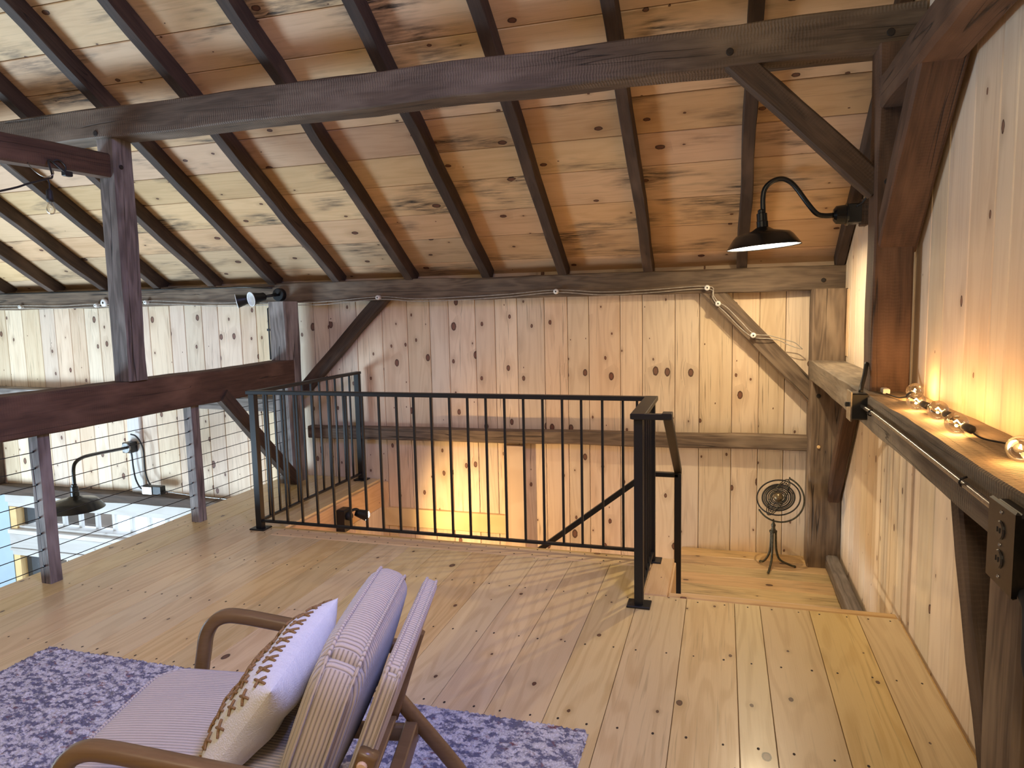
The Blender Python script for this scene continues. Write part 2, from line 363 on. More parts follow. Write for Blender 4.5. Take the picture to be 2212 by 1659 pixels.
# gable wall (right), boards stand up to the rafters
wr = MB().box(XG+.03,XG+.12,-3.7,YF+.1,-.6,2.0).add([(XG+.03,5.75,2.0),(XG+.03,-3.7,2.0),(XG+.03,1.0,4.95)],[(0,1,2)]).build('wall_right','gable',kind='structure')
gs = [5.74,5.56,5.36,5.17,5.0,4.79,4.6,4.42,4.217,4.03,3.85,3.667,3.434,3.213,2.939,2.694,2.551,2.36,2.15,1.97,1.75,1.55,1.3,1.1,.9,.7]
for a, b in zip(gs, gs[1:]):
    y = (a+b)/2; top = zr(max(y,1.0),1.963)+.05
    board('wall_board', (XG,y,-.47), (XG,y,top), a-b-.005, .022, (-1,0,0), 'gable', wr, .006)
# outer shell behind the camera and beyond the frame
MB().box(-11.3,XG+.1,-3.8,-3.7,-2.7,2.3).build('wall_back','wall',kind='structure')
MB().box(-11.3,-11.2,-3.8,YF+.1,-2.7,5.2).build('wall_left','stone',kind='structure')
MB().box(XG,XG+.1,-3.7,5.9,-2.7,-.6).build('wall_right_below','stone',kind='structure')
MB().box(-11.3,XG+.1,-3.8,YF+.4,-2.75,-2.65).build('floor_below','landing',kind='structure')
# roof
ce = MB().add([(-11.3,5.95,zr(5.95)+DK+.03),(XG+.2,5.95,zr(5.95)+DK+.03),(XG+.2,1.0,zr(1.0)+DK+.03),(-11.3,1.0,zr(1.0)+DK+.03),(-11.3,-3.95,zr(5.95)+DK+.03),(XG+.2,-3.95,zr(5.95)+DK+.03)],[(0,1,2,3),(3,2,5,4)]).build('ceiling','ceil',kind='structure')
rows = [5.80,5.616,5.346,5.094,4.814,4.574,4.329]
while rows[-1] > 1.1: rows.append(rows[-1]-R.choice((.235,.25,.262,.24)))
raf = [-8.05,-7.38,-6.70,-6.04,-5.36,-4.72,-4.047,-3.375,-2.658,-1.953,-1.294,-.604,.10,.775]
RW = .075
for k, (a, b) in enumerate(zip(rows, rows[1:])):
    y = (a+b)/2; z = zr(y)+DK; nrm = Vector((0,-SL,-1)).normalized()
    cuts = [-8.6] + sorted(R.sample([q+RW/2 for q in raf[1:-1]], 2)) + [XG+.02]
    for x0, x1 in zip(cuts, cuts[1:]):
        board('ceiling_board', (x0+.001,y,z), (x1-.001,y,z), (a-b)/math.cos(TH)-.005, .022, nrm, 'ceil', ce, .004)
# loft floor
fl = MB().box(-4.02,-3.05,-3.7,YF,-.27,-.022).box(-3.05,-.27,-3.7,4.20,-.27,-.022).box(-.27,XG,-3.7,3.69,-.27,-.022).build('floor','trim',kind='structure')
fx = [-4.02,-3.83,-3.62,-3.40,-3.18,-3.05] ; gx = [-3.05,-2.86,-2.63,-2.41,-2.2,-1.97,-1.76,-1.53,-1.3,-1.09,-.87,-.64,-.42]
hx = [-.42,-.17,.07,.195,.43,.65,.835]
def plank(x0, x1, y0, y1):
    board('floor_plank', ((x0+x1)/2,y0,0), ((x0+x1)/2,y1,0), x1-x0-.0025, .021, (0,0,1), 'floor', fl, .0015)
for xs, ye in ((fx,YF-.01),(gx,4.07),(hx,3.66)):
    for x0, x1 in zip(xs, xs[1:]):
        if R.random() < .35 and x1 < -.5:
            c = R.choice((3.03,2.42,1.8)); plank(x0,x1,-.3,c-.0015); plank(x0,x1,c+.0015,ye)
        else: plank(x0,x1,-.3,ye)
board('nosing_board', (-3.05,4.155,.004), (-.40,4.155,.004), .165, .03, (0,0,1), 'trim', fl, .006)
board('nosing_board', (-.335,3.665,.004), (-.335,4.236,.004), .125, .03, (0,0,1), 'trim', fl, .006)
board('nosing_board', (-.27,3.69,.003), (.835,3.69,.003), .055, .03, (0,0,1), 'trim', fl, .008)
board('edge_fascia', (-3.03,4.236,-.14), (-3.03,YF,-.14), .235, .02, (1,0,0), 'trim', fl, .003)
board('edge_fascia', (-3.05,4.24,-.14), (-.28,4.24,-.14), .235, .02, (0,1,0), 'trim', fl, .003)
board('edge_fascia', (-.262,3.70,-.14), (-.262,4.24,-.14), .235, .02, (1,0,0), 'trim', fl, .003)
nm = MB()
for y in (4.19,4.10,3.60,3.03,2.42,1.80,1.2):
    for xs in (fx,gx,hx):
        if y > 4.0 and xs is hx: continue
        for x0, x1 in zip(xs, xs[1:]):
            for q in ((.22,.78) if x1-x0 > .14 else (.5,)):
                x = x0+(x1-x0)*q + R.uniform(-.006,.006); yy = y + R.uniform(-.006,.006) + (x+1.5)*.004
                if xs is hx and y == 3.60: yy = 3.625
                z = .0046 if y > 4.0 else .0006
                a = R.uniform(.0052,.0068); nm.add([(x+a*math.cos(t*math.pi/3)*.8, yy+a*1.2*math.sin(t*math.pi/3), z) for t in range(6)], [(0,1,2,3,4,5)])
for y in [4.4,4.7,5.0,5.3]:
    for x in (-3.93,-3.72,-3.5,-3.3,-3.12): nm.add([(x+.004*math.cos(t*math.pi/3), y+.005*math.sin(t*math.pi/3), .0006) for t in range(6)], [(0,1,2,3,4,5)])
nm.build('nail_plugs','nail',fl,kind='stuff')
# landing two risers down, stair beyond it
ld = MB().box(-.31,XG,3.71,YF+.02,-.66,-.458).build('floor_landing','trim',kind='structure')
ly = [YF-.005,5.56,5.36,5.19,4.98,4.79,4.60,4.4,4.2,4.0,3.72]
for a, b in zip(ly, ly[1:]):
    board('landing_plank', (-.31,(a+b)/2,-.435), (XG-.005,(a+b)/2,-.435), a-b-.003, .022, (0,0,1), 'landing', ld, .002)
board('stair_tread', (-.25,3.84,-.22), (XG-.01,3.84,-.22), .25, .03, (0,0,1), 'trim', ld, .004)
board('stair_riser', (-.25,3.945,-.34), (XG-.01,3.945,-.34), .16, .02, (0,1,0), 'trim', ld, .002)
st = empty('staircase', (-1.6,5,-2.65), 'pine staircase going down to the left between the black railing and the far wall', 'staircase')
for k in range(9):
    x1 = -.31 - k*.27; z = -.435-.22*(k+1)
    board('tread', (x1-.15,4.26,z), (x1-.15,YF-.06,z), .30, .03, (0,0,1), 'trim', st, .005)
    board('riser', (x1-.01,4.26,z+.11), (x1-.01,YF-.06,z+.11), .215, .02, (-1,0,0), 'trim', st, .002)
for y in (4.27,YF-.045):
    mb = MB(); mb.add([(-.31,y-.014,-.5),(-.31,y-.014,-.85),(-2.75,y-.014,-2.65),(-2.9,y-.014,-2.4)]+[(-.31,y+.014,-.5),(-.31,y+.014,-.85),(-2.75,y+.014,-2.65),(-2.9,y+.014,-2.4)],[(0,1,2,3),(7,6,5,4),(0,4,5,1),(1,5,6,2),(2,6,7,3),(3,7,4,0)])
    mb.build('stringer','trim',st)
# stairwell side walls and trims
wb = MB().box(-3.12,-3.05,4.24,YF,-2.65,-.27).build('wall_stairwell','wall',kind='structure')
for a, b in ((4.24,4.48),(4.48,4.72),(4.72,4.95),(4.95,5.2),(5.2,5.44),(5.44,5.73)):
    board('wall_board', (-3.03,(a+b)/2,-2.6), (-3.03,(a+b)/2,-.26), b-a-.004, .018, (1,0,0), 'wall', wb)
t = MB().box(-3.05,-1.82,YF-.045,YF,-.43,-.26,None,.004).build('trim_1','trim',kind='structure')
MB().box(-1.82,-1.64,YF-.055,YF,-2.6,.37,None,.004).build('trim_2','wall',kind='structure')
MB().box(-3.05,-2.97,YF-.03,YF,-2.6,-.02,None,.003).build('trim_3','trim',kind='structure')
MB().box(-2.965,-2.88,YF-.024,YF,-.62,-.435,None,.003).build('trim_4','trim',kind='structure')
# corner filler strip between corner post and gable boards
MB().box(.845,.865,5.42,5.5,1.16,1.64,None,.002).build('trim_5','trim',kind='structure')

# ground floor wall of the left bay with its ribbon window (recess .16 deep)
wl = MB()
wl.box(-11.2,-7.78,YF,YF+.2,-2.7,-.38)
wl.box(-4.3,-4.0,YF,YF+.2,-2.7,-.3)
wl.build('wall_far_below','stone',kind='structure')
w1 = MB().box(-7.78,-4.3,YF-.03,YF+.2,-.50,-.38,None,.003).box(-7.78,-4.3,YF+.0,YF+.2,-.56,-.50,None,.003).build('window_1','window_wood',kind='structure')
MB().box(-7.775,-7.68,YF+.006,YF+.19,-2.6,-.565,None,.002).build('window_jamb','trim',w1)
MB().box(-7.678,-7.63,YF+.1,YF+.19,-.815,-.565,None,.002).build('window_frame','darkframe',w1)
MB().box(-7.78,-4.3,YF-.035,YF+.2,-.87,-.82,None,.004).box(-7.72,-4.3,YF+.03,YF+.2,-.82,-.79,None,.003).build('window_sill','window_wood',w1)
board('window_board', (-7.78,YF-.02,-.955), (-4.3,YF-.02,-.955), .16, .12, (0,-1,0), 'window_wood', w1)
board('window_board', (-7.78,YF-.03,-1.055), (-4.3,YF-.03,-1.055), .03, .12, (0,-1,0), 'window_wood', w1)
for i in range(14):
    x = -7.37+i*.2395
    MB().box(x-.018,x+.018,YF+.13,YF+.17,-.80,-.55,None,.004).build('muntin','window_wood',w1)
MB().box(-7.68,-4.3,YF+.148,YF+.152,-.80,-.55).build('pane','pane',w1)
w2 = MB().box(-7.78,-4.3,YF,YF+.2,-1.13,-1.07,None,.003).build('window_2','window_wood',kind='structure')
MB().box(-7.678,-7.61,YF+.08,YF+.19,-2.19,-1.135).build('window_frame','darkframe',w2)
MB().box(-6.62,-6.52,YF+.08,YF+.2,-2.2,-1.13).build('window_frame','window_wood',w2)
MB().box(-7.6,-4.3,YF+.148,YF+.152,-2.2,-1.13).build('pane','pane',w2)
MB().box(-7.78,-4.3,YF,YF+.2,-2.7,-2.2).build('window_board','window_wood',w2)
MB().box(-40,20,YF+.25,60,-3.4,-3.3).build('ground_outside','ground',kind='structure')
pp = empty('porch', (-9,7.2,-3.3), 'brown wooden porch posts seen through the ribbon window of the floor below', 'porch')
for x in (-9.55,-9.0,-8.5,-8.1):
    MB().box(x-.12,x+.12,7.1,7.3,-3.3,1.0).build('porch_post','trees',pp)

# ------------------------------------------------------------------ timber frame
def T(name, A, B, w, h, mat, label, cat, group=None, **kw):
    p = dict(label=label, category=cat)
    if group: p['group'] = group
    return timber(name, A, B, w, h, mat, **kw, **p)
def peg(par, loc, d, r=.014, mat='pegm', l=.012):
    m = frame(loc, Vector(loc)+Vector(d)); MB().lathe([(r*.15,-.01),(r,-.01),(r,l*.3),(r*.8,l*.5),(.001,l*.5)],10,m @ Matrix.Rotation(math.pi/2,4,'Y')).build('peg',mat,par)
purl = T('purlin', (-8.6,3.69,2.775), (.84,3.69,2.765), .18, .185, 'purlin', 'long heavy sawn timber carrying the rafters across the upper picture', 'beam', wav=.006, ch=.008)
for x, z in ((.017,2.735),(.70,2.735),(-3.81,2.71)): peg(purl, (x,3.60,z), (0,-1,0), .018)
pbk = T('purlin_edge', (-4.6,3.72,2.872), (-1.85,3.72,2.874), .10, .012, 'dark', 'thin ragged dark bark edge lying on top of the heavy purlin', 'bark edge', ch=.003, jit=.012, wav=.004)
plat = T('wall_plate', (-8.6,5.67,1.752), (.85,5.67,1.728), .14, .182, 'plate', 'long weathered hand-hewn beam on top of the far board wall under the rafter feet', 'beam', wav=.006, jit=.006)
peg(plat, (.70,5.60,1.71), (0,-1,0), .016)
T('wall_rail', (-3.74,5.69,.437), (.63,5.69,.480), .09, .115, 'plate', 'horizontal brown timber rail across the far wall behind the black stair railing', 'rail', wav=.005)
T('wall_rail', (-8.6,5.66,.770), (-3.85,5.66,.694), .16, .13, 'grey', 'grey weathered horizontal timber on the far wall above the left dark tie beam', 'rail', wav=.005)
T('floor_beam', (-8.6,5.68,-.335), (-4.02,5.68,-.335), .14, .10, 'dark', 'rough dark horizontal timber under the left wall boards, just above the lower window', 'beam', jit=.006)
T('wall_post', (-7.87,5.66,-.28), (-7.87,5.66,.71), .22, .14, 'dark', 'short dark wall post at the left edge of the photo below the grey rail', 'post', up=(0,1,0))
tieL = T('tie_beam', (-3.82,-2.0,1.008), (-3.82,5.46,1.008), .18, .245, 'red', 'dark reddish-brown tie beam above the cable railing, carrying the left tall post', 'beam', wav=.006)
tieR = T('tie_beam', (.735,-.5,1.055), (.735,5.64,1.055), .23, .15, 'tie', 'rough-sawn beam along the right wall with globe lights lying on top', 'beam', wav=.004, ch=.008)
qL = T('queen_post', (-3.79,3.70,1.13), (-3.775,3.70,2.69), .15, .155, 'grey', 'tall grey-brown cracked post standing on the left tie beam, lit purplish on one side', 'post', up=(0,1,0), ch=.016)
qR = T('queen_post', (.735,3.64,1.13), (.735,3.64,2.68), .165, .175, 'red', 'tall dark brown post standing on the right tie beam beside the barn lamp', 'post', up=(0,1,0), ch=.008)
peg(qL, (-3.70,3.67,2.506), (1,0,0), .014); peg(qR, (.70,3.55,2.08), (0,-1,0), .016)
T('wall_post', (-3.82,5.49,0), (-3.82,5.49,1.66), .17, .22, 'grey', 'grey weathered post rising from loft floor to far plate beside the black railing', 'post', up=(0,1,0))
cp = T('corner_post', (.735,5.60,-.435), (.735,5.60,1.645), .23, .22, 'plate', 'cracked brown corner post standing on the lower landing beside the globe sculpture', 'post', up=(0,1,0), ch=.012)
peg(cp, (.674,5.49,.867), (0,-1,0), .016); peg(cp, (.683,5.49,.487), (0,-1,0), .012, 'trim')
T('knee_brace', (.03,3.645,2.72), (.68,3.645,2.065), .07, .115, 'dark', 'diagonal dark brace from the heavy purlin down to the post above the barn lamp', 'brace', up=(.7,0,.7))
T('knee_brace', (-2.88,5.66,1.70), (-3.76,5.66,.84), .08, .115, 'dark', 'diagonal brown brace on the far wall above the left end of the black railing', 'brace', up=(-.7,0,.7))
T('knee_brace', (-.13,5.66,1.70), (.68,5.66,.83), .09, .135, 'plate', 'diagonal brace on the far wall with two white wire knobs, beside the corner post', 'brace', up=(.7,0,.7))
T('knee_brace', (-3.74,4.50,.93), (-3.74,5.42,.02), .075, .11, 'dark', 'diagonal dark brace under the left tie beam behind the railing cables', 'brace', up=(0,.7,.7))
T('knee_brace', (.792,4.78,.99), (.792,5.54,.09), .085, .10, 'red', 'short reddish diagonal brace under the far end of the right beam, near the globe sculpture', 'brace', up=(0,.7,.7))
T('knee_brace', (.745,2.92,2.50), (.745,3.62,1.80), .16, .11, 'red', 'dark brown diagonal brace against the right wall between the tall post and upper beam', 'brace', up=(0,.7,.7))
T('knee_brace', (.745,2.36,1.06), (.745,1.93,.16), .165, .085, 'dark', 'curved dark diagonal brace under the right beam, next to the near right post', 'brace', up=(0,.7,.7))
T('collar_beam', (.74,3.55,2.475), (.74,-1.5,2.475), .16, .15, 'red', 'dark upper beam running forward along the right wall at the top right corner', 'beam', ch=.014)
T('collar_beam', (-3.79,3.63,2.512), (-3.79,-1.5,2.32), .11, .15, 'red', 'dark beam tenoned into the left tall post, with the black cord hook on it', 'beam')
T('wall_post', (.745,1.885,0), (.745,1.885,.975), .175, .21, 'plate', 'thick brown post at the right edge of the photo below the outlet box', 'post', up=(0,1,0))
T('sill_timber', (.79,3.72,-.375), (.79,5.48,-.375), .085, .10, 'grey', 'grey sill timber lying on the landing along the right wall', 'timber')
T('backing_board', (-5.87,5.725,-.285), (-5.87,5.725,.62), .17, .04, 'window_wood', 'pale upright backing board behind the left lamp box on the far wall', 'board', up=(0,1,0))
railp = [(-3.802,3.022),(-3.802,4.24)]
T('railing_post', (-3.802,3.022,0), (-3.802,3.022,.89), .078, .078, 'grey', 'small weathered post with cables through it, nearest the left edge of the photo', 'post', up=(0,1,0), ch=.004)
T('railing_post', (-3.802,4.24,0), (-3.802,4.24,.89), .078, .078, 'grey', 'small weathered post with cables through it, between the hanging lamp and black railing', 'post', up=(0,1,0), ch=.004)
ordn = ['first','second','third','fourth','fifth','sixth','seventh','eighth','ninth','tenth','eleventh','twelfth','thirteenth','fourteenth']
for i, x in enumerate(raf):
    far = len(raf)-1-i
    if far == 0: lab = 'rafter tight against the right gable wall behind the barn lamp box'
    elif i == 0: lab = 'leftmost dark rafter, half out of the photo in the lower left of the ceiling'
    else: lab = 'dark rafter, %s from the right gable wall, its foot on the far plate' % ordn[far]
    yb, yt = 5.66, 1.02; dn = Vector((0,SL,1)).normalized()
    A = Vector((x+RW/2, yb, zr(yb))) + dn*.06; B = Vector((x+RW/2, yt, zr(yt))) + dn*.06
    T('rafter', A, B, RW if far else .06, .118, 'rafter', lab, 'rafter', 'rafters under the roof boards', up=dn, seed=i+50, ch=.004, wav=.007)

# ------------------------------------------------------------------ black stair railing
RH = 1.0
rl = empty('stair_railing', (-1.8,4.16,0), 'black metal stair railing with square balusters around the stair opening', 'railing')
def newel(x, y, top=RH-.012, z0=0, w=.045, plate=True):
    MB().box(x-w/2,x+w/2,y-w/2,y+w/2,z0,top,None,.003).build('newel_post','black',rl)
    if plate: MB().box(x-.06,x+.06,y-.05,y+.05,z0,z0+.012,None,.003).build('base_plate','black',rl)
NX1, NX4, NY, NY2, NY3 = -3.203, -.405, 4.175, 5.66, 3.52
for x, y in ((NX1,NY),(NX1,NY2),(NX4,NY),(NX4,NY3)): newel(x,y)
def flat(A, B, w, h, nm_):
    L = (Vector(B)-Vector(A)).length
    MB().box(0,L,-w/2,w/2,-h/2,h/2,frame(A,B),.003).build(nm_,'black',rl)
flat((NX1-.04,NY,RH),(NX4+.03,NY,RH),.055,.026,'top_rail'); flat((NX1,NY-.02,RH-.001),(NX1,NY2+.03,RH-.001),.05,.024,'top_rail')
flat((NX4,NY+.02,RH+.001),(NX4,NY3-.05,RH+.001),.075,.028,'top_rail')
flat((NX1,NY,.062),(NX4,NY,.062),.032,.016,'bottom_rail'); flat((NX1,NY,.062),(NX1,NY2,.062),.032,.016,'bottom_rail'); flat((NX4,NY3,.062),(NX4,NY,.062),.032,.016,'bottom_rail')
bm_ = MB().box(-.007,.007,-.007,.007,.068,RH-.012); bal = None
def baluster(x, y):
    global bal
    if bal is None:
        bal = bm_.build('baluster','black',rl,Matrix.Translation((x,y,0)))
    else: link('baluster', bal.data, None, rl, Matrix.Translation((x,y,0)))
for x in (-3.09,-2.97,-2.845,-2.72,-2.585,-2.46,-2.335,-2.21,-2.08,-1.955,-1.83,-1.70,-1.575,-1.45,-1.325,-1.20,-1.075,-.95,-.83,-.70,-.575,-.49): baluster(x,NY)
for k in range(11): baluster(NX1, NY+.122*(k+1))
for k in range(5): baluster(NX4, NY3+.109*(k+1))
# hand rail stub, sloping hand rails and lower newel
flat((NX4-.03,NY3-.03,RH),(-.245,NY3-.03,RH),.045,.028,'hand_rail')
flat((-.262,NY3-.055,RH+.004),(-.262,NY3+.03,RH+.004),.05,.03,'hand_rail')
flat((-.262,NY3+.0,RH),(-.262,4.40,.515),.045,.035,'hand_rail')
newel(-.262,4.40,.50,-.435,.04,False)
flat((-.262,4.40,.49),(NX4-.05,4.40,.49),.04,.028,'hand_rail')
flat((NX4-.05,4.40,.49),(-2.6,4.40,-1.18),.04,.034,'hand_rail')
newel(NX4-.05,4.40,.49,-.62,.035,False)
newel(-2.6,4.40,-1.18,-2.2,.035,False)

# cable railing along the left edge
cb = empty('cable_railing', (-3.802,3.6,0), 'thin dark steel cables strung through the small weathered posts on the left', 'railing')
for k in range(8):
    z = .108+.0975*k; pts = [(-3.802+.0, y, z - .004*math.sin((y%1.22)/1.22*math.pi)) for y in [-.6+.4*i for i in range(16)]]
    MB().tube(pts,.0026,6).build('cable','cable',cb,smooth=True)
    for y in (3.022-.042,4.24-.042):
        MB().tube([(-3.802,y+.004,z),(-3.802,y-.006,z)],.006,6).build('cable_fitting','cable',cb)

# ------------------------------------------------------------------ barn lamps
def barn_shade(par, c, D, tilt=0, on=True, h=1.):
    R_ = D/2; m = Matrix.Translation(c) @ Matrix.Rotation(tilt,4,'Y')
    pr = [(R_,0),(R_*.985,.006*h),(R_*.80,.062*h),(R_*.72,.078*h),(R_*.30,.098*h),(R_*.20,.112*h),(.030,.120*h)]
    MB().lathe(pr,40,m).build('lamp_shade','shade',par,smooth=True)
    pi = [(R_*.975,.004*h),(R_*.785,.058*h),(R_*.70,.073*h),(R_*.28,.092*h),(.02,.1*h)]
    MB().lathe(pi,40,m).build('shade_lining','wshade',par,smooth=True)
    MB().lathe([(.001,.118*h),(.036,.118*h),(.036,.150*h),(.033,.154*h),(.033,.196*h),(.024,.200*h),(.024,.216*h),(.014,.222*h)],20,m).build('socket_neck','shade',par,smooth=False)
    if on: MB().lathe([(.001,.010),(R_*.90,.010),(R_*.90,.014),(.001,.014)],32,m).build('lamp_diffuser','lamp_on',par)
def smoothpath(pts, n=6):
    P = [Vector(p) for p in pts]; P = [2*P[0]-P[1]] + P + [2*P[-1]-P[-2]]; out = []
    for i in range(1, len(P)-2):
        for k in range(n):
            t = k/n; a,b,c,d = P[i-1:i+3]
            out.append(.5*((2*b)+(c-a)*t+(2*a-5*b+4*c-d)*t*t+(3*b-a-3*c+d)*t**3))
    out.append(P[-2]); return out
bl = empty('barn_lamp', (.85,4.85,2.08), 'lit black gooseneck barn lamp on the right wall, glowing white underneath', 'lamp')
YL = 4.85; KL = YL/3.62
def lp(x, z, y=YL): return (x*KL, y, 1.55+(z-1.55)*KL)
barn_shade(bl, (LAMP.x,YL,LAMP.z-.006), .462, math.radians(-4), True, 1.10)
MB().tube(smoothpath([lp(.49,1.953),lp(.45,1.953),lp(.415,1.965),lp(.376,2.013),lp(.323,2.09),lp(.290,2.123),lp(.255,2.136),lp(.215,2.126),lp(.185,2.096),lp(.176,2.05),lp(.178,1.985)],5),.016,12).build('gooseneck_arm','shade',bl,smooth=True)
x0, _, z0 = lp(.49,1.953); mx = frame((x0,YL,z0),(x0+.3,YL,z0))@Matrix.Rotation(math.pi/2,4,'Y')
MB().lathe([(.001,-.006),(.035,-.004),(.055,.012),(.060,.065),(.070,.068),(.070,.080),(.001,.08)],24,mx).build('wall_canopy','shade',bl)
MB().box(x0+.075,x0+.15,YL-.055,YL+.055,z0-.06,z0+.06,None,.006).build('junction_box','shade',bl)
MB().box(x0+.15,.848,YL-.05,YL+.05,z0-.075,z0+.085,None,.004).build('mounting_block','dark',bl)
MB().tube(smoothpath([(x0+.12,YL-.055,z0+.04),(x0+.15,YL-.07,z0+.06),(x0+.17,YL-.10,z0+.10),(x0+.165,YL-.16,z0+.14)],4),.006,8).build('power_cord','cord',bl,smooth=True)

ll = empty('barn_lamp', (-5.87,5.7,.2), 'unlit black barn lamp hanging out over the void at the left, on a bent arm', 'lamp')
barn_shade(ll, (-5.61,4.75,-.17), .47, 0, False, 1.05)
MB().tube(smoothpath([(-5.88,5.64,.21),(-5.80,5.38,.235),(-5.68,5.02,.27),(-5.63,4.87,.275),(-5.605,4.78,.25),(-5.60,4.75,.19),(-5.605,4.75,.05)],6),.016,10).build('arm','shade',ll,smooth=True)
mx = frame((-5.88,5.60,.21),(-5.88,5.7,.21))@Matrix.Rotation(math.pi/2,4,'Y')
MB().lathe([(.001,0),(.05,.0),(.055,.006),(.055,.012),(.001,.012)],20,mx).build('cover_plate','steel',ll)
MB().box(-5.93,-5.83,5.61,5.705,.155,.265,None,.006).build('junction_box','black',ll)
ed = empty('electric_box', (-5.55,5.6,-.24), 'small metal electric box with black conduits under the left lamp mount', 'box')
MB().box(-5.66,-5.54,5.55,5.56,-.25,-.17,None,.003).build('face_plate','steel',ed); MB().box(-5.66,-5.44,5.56,5.63,-.25,-.165,None,.004).build('box_body','black',ed)
MB().tube(smoothpath([(-5.87,5.66,.155),(-5.865,5.66,.08),(-5.861,5.66,-.006),(-5.831,5.65,-.127),(-5.749,5.62,-.205),(-5.66,5.60,-.22)],5),.008,8).build('conduit','cord',ed,smooth=True)
MB().tube(smoothpath([(-5.86,5.66,.345),(-5.80,5.66,.33),(-5.745,5.66,.27),(-5.712,5.66,.171),(-5.712,5.66,-.03),(-5.67,5.65,-.14),(-5.6,5.62,-.185)],5),.008,8).build('conduit','cord',ed,smooth=True)
MB().tube(smoothpath([(-5.44,5.60,-.215),(-5.2,5.60,-.235),(-4.9,5.60,-.25),(-4.3,5.60,-.262),(-4.02,5.61,-.26)],4),.005,6).build('conduit','steel',ed,smooth=True)

# twin flood heads on the plate
fd = empty('flood_lamp', (-3.93,5.58,1.72), 'twin black flood lamp heads with white inside, fixed under the plate', 'lamp')
mx = frame((-3.92,5.60,1.725),(-3.92,5.5,1.725))@Matrix.Rotation(math.pi/2,4,'Y')
MB().lathe([(.001,.05),(.055,.05),(.06,.044),(.06,0),(.001,0)],24,mx).build('mounting_plate','black',fd)
for (a, b_) in (((-3.93,5.52,1.725),(-4.020,5.32,1.688)),((-3.96,5.52,1.73),(-4.200,5.36,1.675))):
    a = Vector(a); b_ = Vector(b_); d = (b_-a).normalized()
    q = b_ - d*.11
    if q.x > a.x-.03 or True: MB().tube([a+Vector((.03,.04,0)), q],.011,8).build('swivel_arm','black',fd,smooth=True)
    mx = frame(q,b_)@Matrix.Rotation(math.pi/2,4,'Y')
    hd = MB().lathe([(.001,-.012),(.030,-.012),(.040,0),(.042,.03),(.062,.122),(.064,.126)],24,mx).build('flood_head','black',fd,smooth=True)
    MB().lathe([(.001,.03),(.038,.032),(.058,.120),(.060,.127),(.065,.127),(.065,.122)],24,mx).build('reflector','wshade',hd,smooth=True)
    MB().lathe([(.001,.07),(.018,.066),(.026,.055),(.028,.04),(.026,.032)],20,mx).build('bulb','porc',hd,smooth=True)

# motion lamp in the stairwell
mo = empty('motion_lamp', (-3.03,5.0,-.15), 'black motion lamp lit on the stairwell fascia below the railing', 'lamp')
MB().box(-3.03,-2.95,4.90,5.02,-.25,-.06,None,.01).build('lamp_box','black',mo)
MB().sphere((-2.94,4.96,-.12),.035,14,8).build('sensor_eye','cord',mo,smooth=True)
MB().tube(smoothpath([(-2.95,5.0,-.09),(-2.92,5.04,-.085),(-2.90,5.07,-.11)],4),.012,8).build('swivel_arm','black',mo,smooth=True)
mx = frame((-2.93,5.06,-.12),(-2.86,5.085,-.145))@Matrix.Rotation(math.pi/2,4,'Y')
MB().lathe([(.001,-.01),(.028,-.008),(.034,.02),(.045,.085),(.047,.095),(.043,.092),(.03,.02),(.001,.02)],20,mx).build('lamp_head','black',mo,smooth=True)
MB().lathe([(.040,.082),(.038,.095),(.025,.108),(.001,.113)],20,mx).build('lamp_face','mot_on',mo,smooth=True)

# ------------------------------------------------------------------ knob and tube wiring on the plate
kt = empty('knob_wiring', (-1.3,5.6,1.66), 'old cloth wires strung over white porcelain knobs along the far plate', 'wiring')
W1 = [(-3.945,1.640),(-3.748,1.636),(-3.458,1.638),(-2.9,1.673),(-2.546,1.640),(-2.117,1.648),(-1.706,1.664),(-1.299,1.681),(-.932,1.658),(-.567,1.664),(-.119,1.676)]
knobs = [(-7.089,1.683),(-6.073,1.675),(-5.447,1.693),(-2.91,1.674),(-1.304,1.682),(-.12,1.677)]
for x, z in knobs + [(-.04,1.555),(.218,1.311)]:
    y0 = 5.60
    mx = frame((x,y0,z),(x,y0-.1,z))@Matrix.Rotation(math.pi/2,4,'Y')
    k_ = MB().lathe([(.018,0),(.020,.008),(.015,.013),(.015,.020),(.021,.025),(.021,.040),(.015,.046),(.006,.046)],16,mx).build('porcelain_knob','porc',kt,smooth=True)
    MB().lathe([(.0065,.046),(.001,.048)],8,mx).build('nail_head','pegm',k_)
for dz, ph in ((.014,0),(-.014,1.7)):
    pts = [(x,5.578,z+dz*(.4+.6*abs(math.sin(i*1.1+ph)))) for i,(x,z) in enumerate(W1)]
    pts += [(-.078,5.575,1.612+dz),(-.04,5.575,1.555+dz),(.025,5.572,1.500+dz*1.8),(.127,5.572,1.392+dz*1.8),(.218,5.572,1.311+dz),(.327,5.575,1.297+dz*.9),(.40,5.60,1.28+dz*.6),(.457,5.62,1.256+dz),(.52,5.63,1.232+dz*1.2),(.571,5.64,1.202)]
    MB().tube(smoothpath(pts,5),.0032,6).build('wire','oldwire',kt,smooth=True)
    pts = [(-8.2,5.578,1.69+dz),(-7.089,5.578,1.683+dz),(-6.6,5.578,1.668+dz),(-6.073,5.578,1.675+dz),(-5.75,5.578,1.668+dz*.5),(-5.447,5.578,1.693+dz),(-4.7,5.578,1.655+dz),(-4.3,5.578,1.648+dz),(-3.945,5.578,1.64+dz*.5)]
    MB().tube(smoothpath(pts,4),.0032,6).build('wire','oldwire',kt,smooth=True)
mx = frame((-5.985,5.60,1.70),(-5.985,5.5,1.70))@Matrix.Rotation(math.pi/2,4,'Y')
MB().lathe([(.012,.03),(.03,.03),(.04,.02),(.042,0),(.001,0)],20,mx).build('porcelain_socket','porc',kt,smooth=True)
